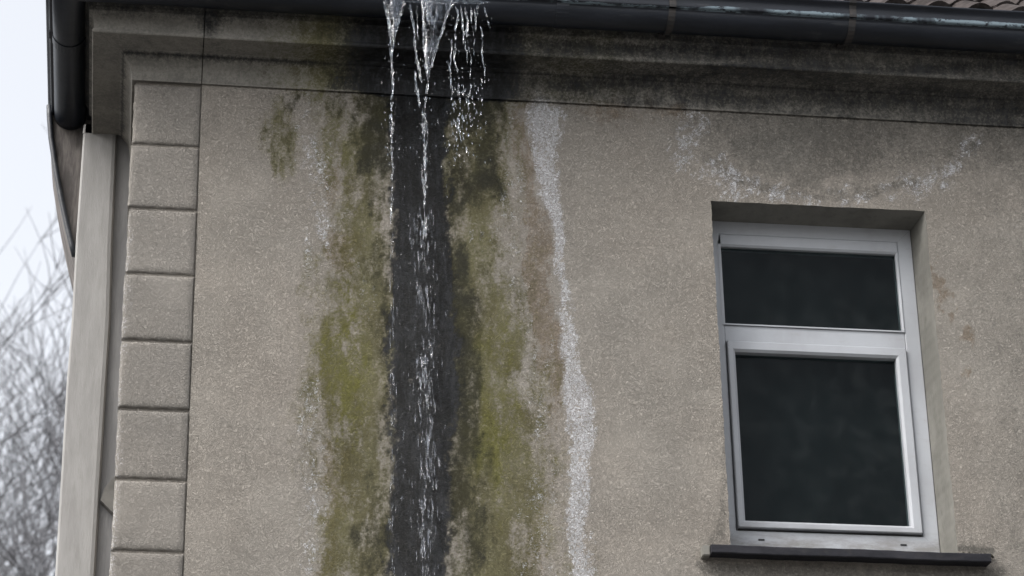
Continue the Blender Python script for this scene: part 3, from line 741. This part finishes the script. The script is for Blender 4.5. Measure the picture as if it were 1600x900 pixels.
streams = [
 ([(600, 0), (607, 40), (611, 75), (613, 110), (613, 150), (611, 158)], (2.6, 2.6), 0), ([(632, -1), (625, 30), (618, 60), (613, 90)], (2.8, 1.8), 0),
 ([(641, 6), (646, 40), (650, 80), (655, 112), (658, 130)], (2.6, 2.2), .05), ([(648, 110), (651, 140), (655, 168)], (2.0, 2.4), .05),
 ([(708, 0), (698, 25), (690, 52), (680, 85), (672, 112), (665, 150), (663, 190), (664, 230), (665, 262)], (3.2, 2.0), .12),
 ([(668, 6), (667, 20), (668, 36)], (2.6, 1.2), 0), ([(663, 8), (661, 50), (663, 80), (666, 108), (668, 128)], (2.0, 1.5), .0),
 ([(712, 10), (717, 22), (711, 45), (712, 70), (709, 92), (714, 112), (718, 130)], (2.6, 1.6), .16),
 ([(727, 10), (731, 30), (729, 52), (733, 75), (737, 95), (734, 130)], (2.8, 1.6), .16), ([(741, 12), (743, 30), (742, 50)], (1.8, 1.2), .1),
 ([(746, 8), (747, 24)], (3.0, .8), 0), ([(756, 10), (760, 28), (765, 45)], (3.0, 1.2), .05),
 ([(750, 40), (754, 62), (752, 85), (757, 108), (758, 130)], (1.5, 1.2), .3), ([(722, 40), (726, 60), (730, 84), (731, 100)], (1.3, 1.2), .25),
 ([(700, 95), (705, 120), (709, 140)], (1.2, .9), .3),
 ([(719, 8), (721, 28), (724, 46), (723, 70)], (2.2, 1.2), .1), ([(735, 10), (736, 34), (740, 60), (741, 88)], (1.7, 1.0), .25), ([(707, 60), (706, 84), (703, 110), (706, 150)], (1.6, 1.3), .25),
 ([(716, 130), (719, 160), (717, 190), (720, 225)], (1.6, 1.3), .45), ([(735, 130), (733, 165), (736, 200)], (1.5, 1.1), .5), ([(651, 8), (653, 40), (654, 64)], (1.4, 1.2), .1), ([(684, 6), (681, 30), (676, 60), (672, 84)], (1.5, 1.3), .0)]
for k, (pts_, w, gp_) in enumerate(streams):
    strand(pts_, w, gp_, 100+k).build('stream', M_water, wat, smooth=True)
# the thin curved sheets between the strands
def sheet(L, Rr, seed, bulge=.012):
    b = HB(); n, mcol = 34, 14; rg = random.Random(seed); idx = []
    def lerp(pl, t):
        s = t*(len(pl)-1); i = min(int(s), len(pl)-2); u = s-i
        return pl[i][0]+(pl[i+1][0]-pl[i][0])*u, pl[i][1]+(pl[i+1][1]-pl[i][1])*u
    for i in range(n+1):
        a, c_ = lerp(L, i/n), lerp(Rr, i/n)
        for j in range(mcol+1):
            u = j/mcol; x, y = a[0]+(c_[0]-a[0])*u, a[1]+(c_[1]-a[1])*u
            X, Z = at(x, y, YW)
            yy = YW-bulge*math.sin(math.pi*u)+.004*(float(fbm(np.array(x/4.0), np.array(y/14.0), seed))-.5)*2
            b.v.append((X, yy, Z))
    nv = len(b.v); w_ = mcol+1
    b.v += [(x, y+.0016+.0022*float(vnoise(np.array(x*160), np.array(z*60), seed+4)), z) for x, y, z in b.v]
    for i in range(n):
        for j in range(mcol):
            a = i*w_+j; b.f.append((a, a+1, a+w_+1, a+w_)); a += nv; b.f.append((a, a+w_, a+w_+1, a+1))
    for i in range(n):
        a = i*w_; b.f.append((a, a+w_, a+w_+nv, a+nv)); a += mcol; b.f.append((a, a+nv, a+nv+w_, a+w_))
    return b
for L, Rr, sd in (([(658, 0), (660, 40), (661, 70), (664, 100), (667, 120)], [(707, 0), (692, 45), (682, 76), (673, 105), (668, 122)], 3), ([(601, -1), (608, 30), (612, 60), (613, 80)], [(631, -2), (624, 30), (618, 56), (614, 78)], 8)):
    sheet(L, Rr, sd).build('water_sheet', M_film, wat, smooth=True)
# rippling water lying on the gutter edge
lipw = HB(); A = []
for px_ in np.linspace(634, 766, 60):
    X, Z = at(px_, 2.5+(px_-640)*.012, -go-.104); A.append((X, -go-.104, Z+.003*float(vnoise(np.array(X*30), np.array(0.3), 3))))
lipw.tube(A, [(.003+.010*float(vnoise(np.array(q[0]*34), np.array(.7), 9)))*min(1, .15+k_/9, .15+(len(A)-1-k_)/9) for k_, q in enumerate(A)], 8)
lipw.build('water_lip', M_water, wat, smooth=True)
# droplets: uncountable spray
dr = MB(); rg = random.Random(23)
def drop(px_, py_, r_, l_, y=None):
    y = YW+rg.uniform(-.03, .05) if y is None else y
    X, Z = at(px_, py_, y); n = 5; pts_ = []; rd = []
    for k in range(n+1):
        t = k/n; pts_.append((X+rg.uniform(-.0006, .0006), y, Z-l_/290*(t-.5))); rd.append(max(.0003, r_/330*math.sin(math.pi*min(.98, max(.04, t**.8)))))
    dr.tube(pts_, rd, 6)
for k in range(260):                           # around the spill
    px_ = rg.choice([rg.gauss(612, 9), rg.gauss(660, 14), rg.gauss(735, 20), rg.gauss(712, 14)]); py_ = 20+rg.random()**.8*240
    if 596 < px_ < 775: drop(px_, py_, rg.uniform(.35, 1.15), rg.uniform(1.2, 5))
for k in range(60): drop(rg.gauss(718, 12), rg.uniform(130, 250), rg.uniform(.7, 1.8), rg.uniform(4, 12))
for k in range(34): drop(rg.gauss(742, 12), rg.uniform(120, 215), rg.uniform(.5, 1.4), rg.uniform(3, 9))
for k in range(46): drop(rg.gauss(612, 1.5), 160+rg.random()**1.3*190, rg.uniform(.5, 1.3), rg.uniform(5, 18))
for k in range(70): drop(rg.gauss(664, 2.2), 170+rg.random()*200, rg.uniform(.5, 1.3), rg.uniform(7, 20))
tk = MB(); dr_, dr = dr, tk
for k in range(70): drop(rg.gauss(613, 3), rg.uniform(250, 900), rg.uniform(.4, 1.1), rg.uniform(8, 26), -.02)
for k in range(150):
    py_ = rg.uniform(330, 900); cxx = 664+4*math.sin(py_/37); drop(rg.gauss(cxx, 9), py_, rg.uniform(.4, 1.4), rg.uniform(6, 26), rg.uniform(-.06, -.02))
for k in range(140): drop(rg.uniform(618, 702), rg.uniform(160, 900), rg.uniform(.3, .8), rg.uniform(2, 12), -.015)
for cyy in (345, 380, 455, 480, 570, 605, 640, 690, 735, 790, 850):   # denser splashes where the fall meets the wall
    cx_ = 664+rg.uniform(-6, 6)
    for k in range(12): drop(rg.gauss(cx_, 7), rg.gauss(cyy, 14), rg.uniform(.6, 1.9), rg.uniform(8, 26), -.025)
dr = dr_
tko = tk.build('trickling_water', M_trickle, smooth=True, recalc=False)
tag(tko, 'thin trickles and splashes running down the wet black stain', 'water', kind='stuff')
dd = dr.build('water_droplets', M_water, smooth=True, recalc=False)
tag(dd, 'spray of loose water drops falling below the gutter lip', 'water drops', kind='stuff')

# ------------------------------------------------------------------ bare trees behind
M_bark = simple('bark', (.045, .045, .05), (.08, .08, .088), .9, 3, .01)
def bare_tree(x, y, h, seed, label, lean=0.0):
    root = empty('bare_tree', (x, y, 0)); tag(root, label, 'tree', 'bare trees beyond the house')
    rg = random.Random(seed); tr_, cr = MB(), MB()
    def grow(p, d, L, r_, lv):
        n = 6 if lv < 3 else 4; pts_ = [p]; rd = [r_]
        for k in range(n):
            d = (d+Vector((rg.uniform(-1, 1), rg.uniform(-1, 1), rg.uniform(-.6, .9)))*(.09+.02*lv)).normalized()
            pts_.append(pts_[-1]+d*(L/n)); rd.append(r_*(1-.62*(k+1)/n))
        (tr_ if lv == 0 else cr).tube(pts_, rd, 7 if lv < 2 else (4 if lv < 4 else 3), cap=False)
        if lv >= 5: return
        nb = (8, 6, 6, 5, 4, 3)[lv]
        for k in range(nb):
            t = rg.uniform(.3 if lv else .35, 1.0) if k else 1.0; s_ = t*n; i_ = min(int(s_), n-1); q = pts_[i_].lerp(pts_[i_+1], s_-i_)
            ax = Vector((rg.uniform(-1, 1), rg.uniform(-1, 1), rg.uniform(-.1, .4))).normalized()
            nd = (d*(.95 if k else 1.4)+ax*rg.uniform(.5, .95)).normalized()
            nd.z = max(nd.z, -.05) if lv < 4 else nd.z
            grow(q, nd, L*rg.uniform(.52, .74), max(.0075, rd[i_]*rg.uniform(.45, .66)), lv+1)
    base_v = Vector((0, 0, 0)); grow(base_v, Vector((lean, 0, 1)).normalized(), h*.36, h*.012, 0)
    for b, nm_ in ((tr_, 'trunk'), (cr, 'crown')):
        o = b.build(nm_, M_bark, None, recalc=False); o.parent = root
def tree_at(px_, dist, h, seed, label, lean=0):
    X, Z = at(px_, 600, dist); bare_tree(X, dist, h, seed, label, lean)
tree_at(-14, 18, 22.8, 3, 'bare grey tree at left edge behind the house, nearest the camera')
tree_at(66, 26, 27, 8, 'tall bare tree close beside the pale pilaster, in the middle distance')
tree_at(-50, 34, 30.5, 14, 'bare winter tree furthest back, its crown fading into white sky')
